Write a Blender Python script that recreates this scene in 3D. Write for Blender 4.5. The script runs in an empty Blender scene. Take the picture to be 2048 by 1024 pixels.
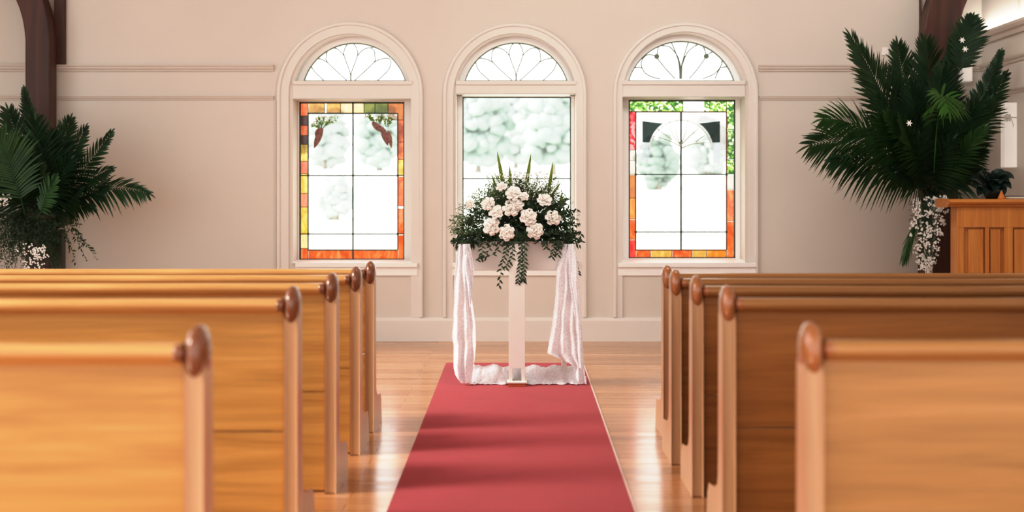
import bpy, math, random
from mathutils import Vector, Matrix, noise
PI = math.pi
rnd = random.Random(7)
COL = bpy.context.scene.collection

# ------------------------------------------------------------------ measuring
F, CX, CY, H = 2600.0, 1037.0, 400.0, 1.37      # focal length (px of a 2048 frame), vanishing point, eye height
D_WALL = 12.63
def at(x, y, d):                                 # photo measure -> place, at distance d from the camera
    return Vector(((x-CX)*d/F, d, H-(y-CY)*d/F))

# ------------------------------------------------------------------ mesh helpers
class MB:
    def __init__(s): s.v=[]; s.f=[]; s.m=[]; s.mi=0
    def face(s,*ix): s.f.append(tuple(ix)); s.m.append(s.mi)
    def add(s, vs, fs):
        o=len(s.v); s.v.extend([tuple(v) for v in vs])
        for f in fs: s.face(*[i+o for i in f])
        return o
    def box(s,x0,x1,y0,y1,z0,z1):
        s.add([(x0,y0,z0),(x1,y0,z0),(x1,y1,z0),(x0,y1,z0),(x0,y0,z1),(x1,y0,z1),(x1,y1,z1),(x0,y1,z1)],
              [(0,3,2,1),(4,5,6,7),(0,1,5,4),(1,2,6,5),(2,3,7,6),(3,0,4,7)])
    def prism(s, poly, axis, a, b):
        n=len(poly)
        def p(u,v,w): return (w,u,v) if axis=='x' else ((u,w,v) if axis=='y' else (u,v,w))
        vs=[p(u,v,a) for u,v in poly]+[p(u,v,b) for u,v in poly]
        s.add(vs,[tuple(range(n)), tuple(range(2*n-1,n-1,-1))]+[(i,(i+1)%n,(i+1)%n+n,i+n) for i in range(n)])
    def tube(s, pts, r, n=8, r2=None, cap=True):
        pts=[Vector(p) for p in pts]; o=len(s.v); k=len(pts); up=None
        for i,p in enumerate(pts):
            t=(pts[min(i+1,k-1)]-pts[max(i-1,0)])
            if t.length<1e-9: t=Vector((0,0,1))
            t.normalize()
            if up is None:
                up=Vector((0,0,1)) if abs(t.z)<.9 else Vector((1,0,0))
            a=t.cross(up)
            if a.length<1e-5: a=t.cross(Vector((0,1,0)))
            a.normalize(); b=a.cross(t).normalized(); up=b
            rr=r if r2 is None else r+(r2-r)*i/(k-1)
            for j in range(n):
                q=2*PI*j/n; s.v.append(tuple(p+a*math.cos(q)*rr+b*math.sin(q)*rr))
        for i in range(k-1):
            for j in range(n):
                s.face(o+i*n+j,o+i*n+(j+1)%n,o+(i+1)*n+(j+1)%n,o+(i+1)*n+j)
        if cap:
            s.face(*[o+j for j in range(n-1,-1,-1)]); s.face(*[o+(k-1)*n+j for j in range(n)])
    def lathe(s, prof, c=(0,0,0), n=24):
        o=len(s.v); k=len(prof)
        for r,z in prof:
            for j in range(n):
                q=2*PI*j/n; s.v.append((c[0]+r*math.cos(q),c[1]+r*math.sin(q),c[2]+z))
        for i in range(k-1):
            for j in range(n):
                s.face(o+i*n+j,o+i*n+(j+1)%n,o+(i+1)*n+(j+1)%n,o+(i+1)*n+j)
        s.face(*[o+j for j in range(n-1,-1,-1)]); s.face(*[o+(k-1)*n+j for j in range(n)])
    def ball(s, c, r, nu=10, nv=6, sq=1.0):
        rx,ry,rz=(r,r,r) if not hasattr(r,'__len__') else r
        o=len(s.v)
        def cu(v): return math.copysign(abs(v)**sq,v)
        s.v.append((c[0],c[1],c[2]-rz))
        for i in range(1,nv):
            ph=-PI/2+PI*i/nv
            for j in range(nu):
                th=2*PI*j/nu
                s.v.append((c[0]+rx*cu(math.cos(ph))*cu(math.cos(th)),c[1]+ry*cu(math.cos(ph))*cu(math.sin(th)),c[2]+rz*cu(math.sin(ph))))
        s.v.append((c[0],c[1],c[2]+rz)); top=len(s.v)-1
        for j in range(nu): s.face(o,o+1+(j+1)%nu,o+1+j)
        for i in range(nv-2):
            for j in range(nu):
                a=o+1+i*nu
                s.face(a+j,a+(j+1)%nu,a+nu+(j+1)%nu,a+nu+j)
        a=o+1+(nv-2)*nu
        for j in range(nu): s.face(a+j,a+(j+1)%nu,top)
    def grid(s, fn, nu, nv):
        o=len(s.v)
        for i in range(nu+1):
            for j in range(nv+1): s.v.append(tuple(fn(i/nu,j/nv)))
        for i in range(nu):
            for j in range(nv):
                a=o+i*(nv+1)+j; s.face(a,a+nv+1,a+nv+2,a+1)
    def leaf(s, p, d, nrm, L, w, bend=0.0, seg=3, fold=.25):
        d=d.normalized(); sd=d.cross(nrm)
        if sd.length<1e-5: sd=d.cross(Vector((1,0,0)))
        sd.normalize(); nn=sd.cross(d).normalized(); o=len(s.v)
        for i in range(seg+1):
            t=i/seg; ww=w*.5*math.sin(PI*min(1,.12+.88*t))**.8 if i<seg else 0.0005
            c=p+d*(L*t)+Vector((0,0,-1))*(bend*L*t*t)
            s.v.append(tuple(c-sd*ww+nn*fold*ww)); s.v.append(tuple(c)); s.v.append(tuple(c+sd*ww+nn*fold*ww))
        for i in range(seg):
            a=o+3*i
            s.face(a,a+1,a+4,a+3); s.face(a+1,a+2,a+5,a+4)
    def build(s, name, mats, parent=None, smooth=False, bevel=0, seg=2, sub=0, solid=0):
        me=bpy.data.meshes.new(name); me.from_pydata(s.v,[],s.f)
        mats=mats if isinstance(mats,(list,tuple)) else [mats]
        for m in mats: me.materials.append(m)
        if len(mats)>1: me.polygons.foreach_set('material_index',s.m)
        if smooth: me.polygons.foreach_set('use_smooth',[True]*len(s.f))
        me.update(); o=bpy.data.objects.new(name,me); COL.objects.link(o)
        if parent: o.parent=parent
        if solid:
            md=o.modifiers.new('Solidify','SOLIDIFY'); md.thickness=solid; md.offset=0
        if bevel:
            md=o.modifiers.new('Bevel','BEVEL'); md.width=bevel; md.segments=seg; md.limit_method='ANGLE'; md.angle_limit=.6
        if sub:
            md=o.modifiers.new('Sub','SUBSURF'); md.levels=sub; md.render_levels=sub
        return o

def tag(o,label=None,cat=None,group=None,kind=None):
    if label: o['label']=label
    if cat: o['category']=cat
    if group: o['group']=group
    if kind: o['kind']=kind
    return o
def empty(name,loc=(0,0,0),rz=0):
    o=bpy.data.objects.new(name,None); COL.objects.link(o); o.location=loc; o.rotation_euler=(0,0,rz); o.empty_display_size=.1
    return o
def smooth_path(pts, n=6, closed=False):
    pts=[Vector(p) for p in pts]; out=[]; k=len(pts)
    for i in range(k-1):
        p0=pts[max(i-1,0)]; p1=pts[i]; p2=pts[i+1]; p3=pts[min(i+2,k-1)]
        for j in range(n):
            t=j/n
            out.append(.5*((2*p1)+(p2-p0)*t+(2*p0-5*p1+4*p2-p3)*t*t+(3*p1-p0-3*p2+p3)*t**3))
    out.append(pts[-1]); return out
def interp(tab,v):
    for (a,x),(b,y) in zip(tab,tab[1:]):
        if v<=b: return x+(y-x)*(v-a)/(b-a) if b>a else y
    return tab[-1][1]

# ------------------------------------------------------------------ materials
def newmat(name):
    m=bpy.data.materials.new(name); m.use_nodes=True; nt=m.node_tree; nt.nodes.clear()
    return m,nt
def N(nt,t,**kw):
    n=nt.nodes.new(t)
    for k,v in kw.items():
        if k in ('inp',):
            for a,b in v.items(): n.inputs[a].default_value=b
        else: setattr(n,k,v)
    return n
def ramp(nt,stops,fac):
    r=N(nt,'ShaderNodeValToRGB'); e=r.color_ramp.elements
    while len(e)<len(stops): e.new(.5)
    for i,(p,c) in enumerate(stops):
        e[i].position=p; e[i].color=(*c,1)
    nt.links.new(fac,r.inputs[0]); return r.outputs[0]
def coords(nt,scale=(1,1,1),kind='Object',rot=(0,0,0)):
    t=N(nt,'ShaderNodeTexCoord'); mp=N(nt,'ShaderNodeMapping')
    mp.inputs['Scale'].default_value=scale; mp.inputs['Rotation'].default_value=rot
    nt.links.new(t.outputs[kind],mp.inputs[0]); return mp.outputs[0]
def noisetex(nt,vec,scale,detail=3,rough=.55,dist=0):
    n=N(nt,'ShaderNodeTexNoise'); n.inputs['Scale'].default_value=scale; n.inputs['Detail'].default_value=detail
    n.inputs['Roughness'].default_value=rough; n.inputs['Distortion'].default_value=dist
    nt.links.new(vec,n.inputs['Vector']); return n.outputs[0]
def mixc(nt,a,b,f,mode='MIX'):
    m=N(nt,'ShaderNodeMix',data_type='RGBA',blend_type=mode)
    for s,v in ((m.inputs[0],f),(m.inputs[6],a),(m.inputs[7],b)):
        if isinstance(v,(int,float)): s.default_value=v
        elif isinstance(v,tuple): s.default_value=(*v,1)
        else: nt.links.new(v,s)
    return m.outputs[2]
def principled(nt,col,rough=.5,spec=.5,bump=None,bstr=.1,bdist=.01,**inp):
    b=N(nt,'ShaderNodeBsdfPrincipled'); o=N(nt,'ShaderNodeOutputMaterial')
    if isinstance(col,tuple): b.inputs['Base Color'].default_value=(*col,1)
    else: nt.links.new(col,b.inputs['Base Color'])
    if isinstance(rough,(int,float)): b.inputs['Roughness'].default_value=rough
    else: nt.links.new(rough,b.inputs['Roughness'])
    b.inputs['Specular IOR Level'].default_value=spec
    for k,v in inp.items(): b.inputs[k.replace('_',' ')].default_value=v
    if bump is not None:
        bp=N(nt,'ShaderNodeBump'); bp.inputs['Strength'].default_value=bstr; bp.inputs['Distance'].default_value=bdist
        nt.links.new(bump,bp.inputs['Height']); nt.links.new(bp.outputs[0],b.inputs['Normal'])
    nt.links.new(b.outputs[0],o.inputs[0]); return b
def paint(name,c,var=.05,rough=.55,bstr=.08):
    m,nt=newmat(name); v=coords(nt); n=noisetex(nt,v,1.3,4); n2=noisetex(nt,v,140,2)
    c0=tuple(x*(1-var) for x in c); c1=tuple(min(1,x*(1+var)) for x in c)
    principled(nt,ramp(nt,[(.3,c0),(.7,c1)],n),rough,.3,n2,bstr,.004); return m
def wood(name,dark,mid,light,axis='x',rough=.35,scale=1.0,spec=.5,coat=0.0):
    m,nt=newmat(name)
    sc={'x':(.35,6,7),'y':(6,.35,7),'z':(7,6,.35)}[axis]
    v=coords(nt,tuple(s*scale for s in sc)); n=noisetex(nt,v,1.6,5,.6,1.2)
    sc2={'x':(1.5,60,70),'y':(60,1.5,70),'z':(70,60,1.5)}[axis]
    v2=coords(nt,tuple(s*scale for s in sc2)); n2=noisetex(nt,v2,1.5,3,.6)
    c=ramp(nt,[(.28,dark),(.5,mid),(.74,light)],n)
    g=ramp(nt,[(.3,(.72,.70,.68)),(.6,(1,1,1))],n2)
    principled(nt,mixc(nt,c,g,.45,'MULTIPLY'),rough,spec,n2,.06,.002,Coat_Weight=coat,Coat_Roughness=.12); return m
def leafmat(name,dark,light,rough=.4,trans=.25,scale=6):
    m,nt=newmat(name); v=coords(nt); n=noisetex(nt,v,scale,3)
    c=ramp(nt,[(.3,dark),(.7,light)],n)
    b=N(nt,'ShaderNodeBsdfPrincipled'); b.inputs['Roughness'].default_value=rough; b.inputs['Specular IOR Level'].default_value=.35
    nt.links.new(c,b.inputs['Base Color'])
    t=N(nt,'ShaderNodeBsdfTranslucent'); nt.links.new(mixc(nt,c,(.55,.8,.15),.25),t.inputs[0])
    mx=N(nt,'ShaderNodeMixShader'); mx.inputs[0].default_value=trans
    o=N(nt,'ShaderNodeOutputMaterial'); nt.links.new(b.outputs[0],mx.inputs[1]); nt.links.new(t.outputs[0],mx.inputs[2]); nt.links.new(mx.outputs[0],o.inputs[0])
    return m
def plain(name,c,rough=.5,spec=.4,var=.06,scale=8,**k):
    m,nt=newmat(name); n=noisetex(nt,coords(nt),scale,3)
    principled(nt,ramp(nt,[(.3,tuple(x*(1-var) for x in c)),(.7,tuple(min(1,x*(1+var)) for x in c))],n),rough,spec,**k); return m
def glassmat(name,stops,scale=14,stretch=(1,1,1),gloss=.06,transl=.25,vor=False):
    m,nt=newmat(name); v=coords(nt,stretch)
    if vor:
        t=N(nt,'ShaderNodeTexVoronoi'); t.inputs['Scale'].default_value=scale; nt.links.new(v,t.inputs['Vector'])
        sp=N(nt,'ShaderNodeSeparateColor'); nt.links.new(t.outputs['Color'],sp.inputs[0]); f=sp.outputs[0]
    else: f=noisetex(nt,v,scale,4,.6,.8)
    c=ramp(nt,stops,f)
    tr=N(nt,'ShaderNodeBsdfTransparent'); nt.links.new(c,tr.inputs[0])
    tl=N(nt,'ShaderNodeBsdfTranslucent'); nt.links.new(c,tl.inputs[0])
    gl=N(nt,'ShaderNodeBsdfGlossy'); gl.inputs['Roughness'].default_value=.05
    a=N(nt,'ShaderNodeMixShader'); a.inputs[0].default_value=transl
    b=N(nt,'ShaderNodeMixShader'); b.inputs[0].default_value=gloss
    o=N(nt,'ShaderNodeOutputMaterial')
    nt.links.new(tr.outputs[0],a.inputs[1]); nt.links.new(tl.outputs[0],a.inputs[2])
    nt.links.new(a.outputs[0],b.inputs[1]); nt.links.new(gl.outputs[0],b.inputs[2]); nt.links.new(b.outputs[0],o.inputs[0])
    return m

M={}
M['wall']=paint('warm_white_wall_paint',(.715,.665,.605),.02,.6)
M['trim']=paint('cream_trim_paint',(.775,.74,.695),.02,.45,.04)
M['rail']=paint('rail_paint',(.66,.585,.52),.03,.5,.04)
M['white']=paint('white_sash_paint',(.93,.915,.90),.02,.35,.03)
M['stand']=paint('stand_paint',(.79,.765,.715),.03,.5,.04)
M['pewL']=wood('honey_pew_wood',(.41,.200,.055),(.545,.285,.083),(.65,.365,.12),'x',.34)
M['pewR']=wood('shaded_pew_wood',(.24,.094,.022),(.34,.142,.036),(.42,.19,.053),'x',.34)  # same wood as the left pews, with the right side's shade in the colour
M['pewR1']=wood('less_shaded_pew_wood',(.36,.17,.055),(.48,.245,.083),(.57,.305,.115),'x',.34)  # nearest right pew: same wood, less shade put into the colour
M['railR1']=wood('less_shaded_rail_wood',(.40,.19,.06),(.50,.255,.09),(.58,.32,.12),'x',.26)  # its rail, likewise with less painted shade
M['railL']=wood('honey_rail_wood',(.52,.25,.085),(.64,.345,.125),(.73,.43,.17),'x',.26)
M['railR']=wood('shaded_rail_wood',(.30,.135,.04),(.39,.19,.062),(.46,.24,.088),'x',.26)  # right-hand rails, shade painted into the wood colour
M['postL']=wood('worn_pew_end_wood',(.52,.30,.16),(.62,.38,.21),(.70,.45,.27),'z',.32)
M['knob']=wood('dark_finial_wood',(.20,.072,.03),(.27,.10,.042),(.34,.14,.06),'z',.16,coat=.6)
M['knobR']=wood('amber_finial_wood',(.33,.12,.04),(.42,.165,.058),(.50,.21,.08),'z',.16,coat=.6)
M['dark']=wood('dark_timber',(.045,.017,.011),(.085,.031,.019),(.12,.046,.028),'z',.5,.7)
M['organ']=wood('orange_oak',(.44,.16,.032),(.56,.225,.05),(.65,.29,.07),'z',.3)
M['organtop']=wood('orange_oak_top',(.42,.145,.03),(.52,.20,.045),(.60,.25,.06),'x',.28)

def floor_mat():
    m,nt=newmat('polished_floorboards')
    v=coords(nt)
    br=N(nt,'ShaderNodeTexBrick'); br.offset=.37; br.offset_frequency=2
    br.inputs['Scale'].default_value=1; br.inputs['Brick Width'].default_value=2.1; br.inputs['Row Height'].default_value=.13
    br.inputs['Mortar Size'].default_value=.0022; br.inputs['Mortar Smooth'].default_value=.3; br.inputs['Bias'].default_value=0
    br.inputs['Color1'].default_value=(.44,.19,.07,1); br.inputs['Color2'].default_value=(.64,.34,.16,1); br.inputs['Mortar'].default_value=(.30,.13,.05,1)
    nt.links.new(v,br.inputs['Vector'])
    n=noisetex(nt,coords(nt,(.6,16,1)),2.2,5,.6,.6)
    g=ramp(nt,[(.3,(.66,.60,.55)),(.65,(1.0,1.0,1.0))],n)
    c=mixc(nt,br.outputs['Color'],g,.8,'MULTIPLY')
    n3=noisetex(nt,coords(nt,(.5,3,1)),3,2)
    principled(nt,c,ramp(nt,[(.3,(.16,)*3),(.7,(.24,)*3)],n3),1.0,br.outputs['Fac'],-.12,.003,IOR=1.62); return m
M['floor']=floor_mat()
def carpet_mat():
    m,nt=newmat('red_carpet_pile'); v=coords(nt)
    n=noisetex(nt,v,260,2); n2=noisetex(nt,v,3,3)
    c=mixc(nt,ramp(nt,[(.3,(.35,.034,.046)),(.7,(.47,.058,.072))],n),ramp(nt,[(.35,(.88,.86,.86)),(.65,(1,1,1))],n2),.6,'MULTIPLY')
    principled(nt,c,.95,.1,n,.5,.004,Sheen_Weight=.15,Sheen_Roughness=.45); return m
M['carpet']=carpet_mat()
M['binding']=plain('carpet_binding',(.74,.55,.50),.8,.1)
M['lead']=plain('lead_came',(.045,.07,.05),.5,.5)
M['leadthin']=plain('thin_lead',(.19,.24,.18),.6,.3)
M['leadred']=plain('rust_came',(.17,.075,.035),.5,.4)
M['frond']=leafmat('palm_green',(.006,.024,.012),(.020,.060,.025),.33,.15)
M['frondd']=leafmat('dark_broad_leaf',(.008,.02,.016),(.024,.045,.036),.25,.05)
M['frondb']=leafmat('bright_palm_green',(.016,.075,.014),(.045,.16,.022),.4,.3)
M['frondm']=leafmat('mid_palm_green',(.012,.048,.015),(.035,.105,.03),.36,.2)
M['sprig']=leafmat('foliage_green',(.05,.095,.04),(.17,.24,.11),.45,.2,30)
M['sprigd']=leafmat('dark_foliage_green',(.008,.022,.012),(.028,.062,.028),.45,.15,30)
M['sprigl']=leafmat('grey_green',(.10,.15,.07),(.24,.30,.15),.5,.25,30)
M['blade']=leafmat('blade_leaf_green',(.10,.17,.025),(.28,.36,.06),.4,.3,10)
M['stem']=plain('stem_green',(.05,.10,.03),.5)
M['rosew']=plain('rose_petal',(.95,.90,.84),.55,.2,.02,20,Subsurface_Weight=.15,Subsurface_Radius=(.01,.007,.005))
M['breath']=plain('small_white_blossom',(.90,.88,.84),.6,.2,.04,40)
M['wrap']=plain('posy_wrap',(.30,.15,.13),.6,.3,.35,40)
M['navy']=plain('navy_book_cloth',(.012,.02,.05),.6,.3)
M['paper']=plain('page_edges',(.75,.70,.6),.8,.1)
M['terra']=plain('orange_clay',(.55,.2,.05),.6,.3)
M['twine']=plain('cream_cord',(.75,.66,.52),.8,.1)
M['lantern']=plain('white_shade_added_glow',(.93,.91,.88),.5,.3,.02,8,Emission_Color=(1,.93,.85,1),Emission_Strength=.28)  # faint glow added to whiten the boxes in the palms' shadow
M['vase']=plain('white_ceramic',(.84,.82,.78),.25,.5)
M['stem_wood']=wood('dark_stand_wood',(.02,.022,.013),(.035,.036,.02),(.05,.05,.03),'z',.5)
def lace_mat():
    m,nt=newmat('white_lace'); v=coords(nt,(1,.4,1)); 
    t=N(nt,'ShaderNodeTexVoronoi',feature='DISTANCE_TO_EDGE'); t.inputs['Scale'].default_value=55
    w=noisetex(nt,v,9,3); add=N(nt,'ShaderNodeMixRGB'); add.inputs[0].default_value=.12; nt.links.new(v,add.inputs[1]); nt.links.new(w,add.inputs[2]); nt.links.new(add.outputs[0],t.inputs['Vector'])
    f=ramp(nt,[(.0,(0,0,0)),(.04,(0,0,0)),(.16,(1,1,1))],t.outputs['Distance'])
    n2=noisetex(nt,v,30,3)
    c=mixc(nt,(.97,.98,1.0),(.88,.88,.92),f)
    d=N(nt,'ShaderNodeBsdfDiffuse'); nt.links.new(c,d.inputs[0])
    tl=N(nt,'ShaderNodeBsdfTranslucent'); tl.inputs[0].default_value=(.92,.93,.98,1)
    a=N(nt,'ShaderNodeMixShader'); a.inputs[0].default_value=.22; nt.links.new(d.outputs[0],a.inputs[1]); nt.links.new(tl.outputs[0],a.inputs[2])
    tr=N(nt,'ShaderNodeBsdfTransparent'); b=N(nt,'ShaderNodeMixShader')
    mu=N(nt,'ShaderNodeMath',operation='MULTIPLY'); mu.inputs[1].default_value=.08; nt.links.new(f,mu.inputs[0]); nt.links.new(mu.outputs[0],b.inputs[0])
    nt.links.new(a.outputs[0],b.inputs[1]); nt.links.new(tr.outputs[0],b.inputs[2])
    o=N(nt,'ShaderNodeOutputMaterial'); nt.links.new(b.outputs[0],o.inputs[0]); return m
M['lace']=lace_mat()
M['clear']=glassmat('clear_glass',[(.3,(.97,.985,.98)),(.7,(1,1,1))],3,gloss=.03,transl=.04)
M['frost']=glassmat('frosted_glass',[(.3,(.50,.475,.475)),(.7,(.57,.54,.54))],6,gloss=.03,transl=.35)
M['mist']=glassmat('misty_glass',[(.3,(.55,.57,.62)),(.7,(.63,.63,.68))],5,gloss=.03,transl=.3)
M['black']=glassmat('dark_green_glass',[(.3,(.012,.024,.020)),(.7,(.022,.036,.030))],10,gloss=.03,transl=.1)
G={
 'orange':[(.25,(.36,.075,.01)),(.5,(.50,.14,.022)),(.75,(.62,.28,.07))],
 'redorange':[(.25,(.34,.04,.012)),(.5,(.52,.095,.03)),(.75,(.68,.22,.09))],
 'red':[(.3,(.42,.02,.025)),(.7,(.70,.08,.06))],
 'rosy':[(.3,(.50,.09,.06)),(.7,(.70,.20,.12))],
 'amber':[(.25,(.36,.16,.03)),(.75,(.58,.33,.11))],
 'pale':[(.25,(.50,.31,.13)),(.75,(.62,.48,.29))],
 'yellow':[(.2,(.20,.09,.01)),(.45,(.44,.25,.03)),(.75,(.60,.43,.16))],
 'cream':[(.3,(.46,.40,.33)),(.7,(.54,.49,.42))],
 'olive':[(.3,(.10,.12,.022)),(.7,(.17,.18,.04))],
 'brown':[(.3,(.28,.085,.02)),(.7,(.42,.14,.035))],
 'plum':[(.3,(.035,.012,.014)),(.7,(.09,.03,.028))],
 'whiteg':[(.3,(.9,.9,.88)),(.7,(1,1,1))]}
for k,v in G.items(): M['g_'+k]=glassmat('stained_'+k,v,16,(1,1,.5))
M['g_green']=glassmat('stained_foliage',[(.0,(.02,.07,.01)),(.3,(.05,.16,.02)),(.5,(.13,.30,.045)),(.75,(.38,.50,.14)),(.95,(.85,.88,.7))],48,gloss=.04,vor=True)
M['g_flower']=glassmat('stained_red_flower',[(.0,(.03,.12,.015)),(.2,(.35,.01,.015)),(.6,(.62,.02,.03)),(.9,(.85,.2,.2))],30,gloss=.04,vor=True)

# ------------------------------------------------------------------ setting
XR=4.5                                           # right-hand side wall
XL=-6.2
S=F/D_WALL
def wx(x): return (x-CX)/S
def wz(y): return H-(y-CY)/S
WT=.36
wins=[dict(cx=700,hw=146,n=1,open=(586,825),glass=(599,809),top=204,bot=519,sill=(592,835)),
      dict(cx=1029.5,hw=143.5,n=2,open=(912,1152),glass=(925,1142),top=194,bot=519,sill=(905,1155)),
      dict(cx=1371,hw=145,n=3,open=(1243,1490),glass=(1257,1470),top=200,bot=516,sill=(1236,1512))]
CYA=190                                          # springing line of the arches
SILLY=526
def arc(cx,cz,r,n=28,a0=0,a1=PI): return [(cx+r*math.cos(a0+(a1-a0)*i/n),cz+r*math.sin(a0+(a1-a0)*i/n)) for i in range(n+1)]
def hole_loop(w):
    cx=(w['open'][0]+w['open'][1])/2; r=(w['open'][1]-w['open'][0])/2/S
    c=wx(cx); cz=wz(CYA); zb=wz(SILLY)
    return [(c-r,zb),(c+r,zb)]+arc(c,cz,r), c, cz, r
def build_back_wall():
    import bmesh
    bm=bmesh.new(); edges=[]
    loops=[[(XL,0),(XR,0),(XR,4.6),(XL,4.6)]]+[hole_loop(w)[0] for w in wins]
    for lp in loops:
        vs=[bm.verts.new((x,D_WALL,z)) for x,z in lp]
        for i in range(len(vs)): edges.append(bm.edges.new((vs[i],vs[(i+1)%len(vs)])))
    bmesh.ops.triangle_fill(bm,use_beauty=True,use_dissolve=False,edges=edges)
    bmesh.ops.recalc_face_normals(bm,faces=bm.faces)
    r=bmesh.ops.extrude_face_region(bm,geom=list(bm.faces))
    for v in [g for g in r['geom'] if isinstance(g,bmesh.types.BMVert)]: v.co.y+=WT
    bmesh.ops.recalc_face_normals(bm,faces=bm.faces)
    me=bpy.data.meshes.new('wall_back'); bm.to_mesh(me); bm.free(); me.materials.append(M['wall'])
    o=bpy.data.objects.new('wall_back',me); COL.objects.link(o); o['kind']='structure'; return o
build_back_wall()
def struct(name,mb,mat,parent=None,**k):
    o=mb.build(name,mat,parent,**k)
    if not parent: o['kind']='structure'
    return o
m=MB(); m.box(XR,XR+.3,3.0,D_WALL+WT,0,4.6); struct('wall_right',m,M['wall'])
m=MB(); m.box(XL,XR+.3,-2.5,D_WALL+WT,-.2,0); struct('floor',m,M['floor'])
m=MB(); m.box(XL,XR+.3,-2.5,D_WALL+WT,4.6,4.75); struct('ceiling',m,M['wall'])
m=MB(); m.box(XL-.25,XL,10.5,D_WALL+WT,0,4.6); struct('wall_left_sunblock',m,M['wall'])  # unseen wall piece, added to keep direct sun off the back wall
# baseboard
def profile_x(poly,x0,x1): q=MB(); q.prism(poly,'x',x0,x1); return q
zb=wz(635)
bbp=[(D_WALL,.0),(D_WALL-.035,.0),(D_WALL-.035,zb-.03),(D_WALL-.028,zb-.01),(D_WALL-.012,zb),(D_WALL,zb)]
struct('baseboard_back',profile_x(bbp,XL,XR),M['trim'])
m=MB(); m.box(XR-.03,XR,3.0,D_WALL-.036,0,zb); struct('baseboard_right',m,M['trim'],bevel=.006)
# wall rails (moulded)
def rail_poly(zt,zb_,p): return [(D_WALL,zb_),(D_WALL-p*.35,zb_),(D_WALL-p*.4,zb_+(zt-zb_)*.3),(D_WALL-p*.75,zb_+(zt-zb_)*.38),(D_WALL-p*.8,zb_+(zt-zb_)*.7),(D_WALL-p,zt-(zt-zb_)*.22),(D_WALL-p,zt),(D_WALL,zt)]
tn=1
for x0,x1 in ((XL,wx(548)),(wx(1517),XR)):
    for yt,yb,p in ((130,143,.045),(192,200.5,.03)):
        struct('trim_%d'%tn,profile_x(rail_poly(wz(yt),wz(yb),p),x0,x1),M['rail']); tn+=1
# side wall rails and the high ledge
def side_rail(zt,zb_,p):
    global tn
    poly=[(XR,zb_),(XR-p*.35,zb_),(XR-p*.5,zb_+(zt-zb_)*.35),(XR-p*.8,zb_+(zt-zb_)*.5),(XR-p,zt-(zt-zb_)*.25),(XR-p,zt),(XR,zt)]
    q=MB(); q.prism([(a,b) for a,b in poly],'y',3.0,D_WALL-.046); struct('trim_%d'%tn,q,M['rail']); tn+=1
side_rail(wz(130),wz(143),.04); side_rail(wz(192),wz(200.5),.03); side_rail(2.97,2.87,.09)
m=MB(); m.box(XR-.012,XR,11.62,11.69,2.972,4.6); struct('trim_%d'%tn,m,M['rail']); tn+=1
# flat panel strips beside / below windows
m=MB(); m.box(wx(549),wx(553),D_WALL-.012,D_WALL,zb,wz(201)); struct('trim_%d'%tn,m,M['rail']); tn+=1
m=MB(); m.box(wx(1516.5),wx(1520),D_WALL-.012,D_WALL,zb,wz(201)); struct('trim_%d'%tn,m,M['rail']); tn+=1

# ------------------------------------------------------------------ windows
DG=D_WALL+.30                                    # plane of the lower glass
DF=D_WALL+.16                                    # plane of the fanlight
def poly_face(mb,pts,d,th=.006):
    vs=[at(x,y,d) for x,y in pts]; n=len(vs)
    mb.add(vs,[tuple(range(n))])
def rect(mb,x0,x1,y0,y1,d): poly_face(mb,[(x0,y1),(x1,y1),(x1,y0),(x0,y0)],d)
def bar(mb,x0,y0,x1,y1,d,wpx,depth=.016):        # straight came / bar in a window plane
    a=at(x0,y0,d); b=at(x1,y1,d); w=wpx*d/F/2
    t=(b-a).normalized(); s=Vector((-t.z,0,t.x))*w; dy=Vector((0,depth/2,0))
    vs=[a-s-dy,b-s-dy,b+s-dy,a+s-dy,a-s+dy,b-s+dy,b+s+dy,a+s+dy]
    mb.add(vs,[(0,1,2,3),(7,6,5,4),(0,4,5,1),(1,5,6,2),(2,6,7,3),(3,7,4,0)])
def ring_band(c,cz,r0,r1,y0,y1,zleg,n=32):       # arched band with straight legs
    q=MB(); pin=[(c+r0,zleg)]+arc(c,cz,r0,n)+[(c-r0,zleg)]; pout=[(c+r1,zleg)]+arc(c,cz,r1,n)+[(c-r1,zleg)]
    k=len(pin); vs=[]
    for (a,b),(e,f) in zip(pin,pout): vs+= [(a,y0,b),(e,y0,f),(e,y1,f),(a,y1,b)]
    fs=[]
    for i in range(k-1):
        o=4*i
        for j in range(4): fs.append((o+j,o+(j+1)%4,o+4+(j+1)%4,o+4+j))
    fs+=[(0,3,2,1),(4*k-4,4*k-3,4*k-2,4*k-1)]
    q.add(vs,fs); return q

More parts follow.
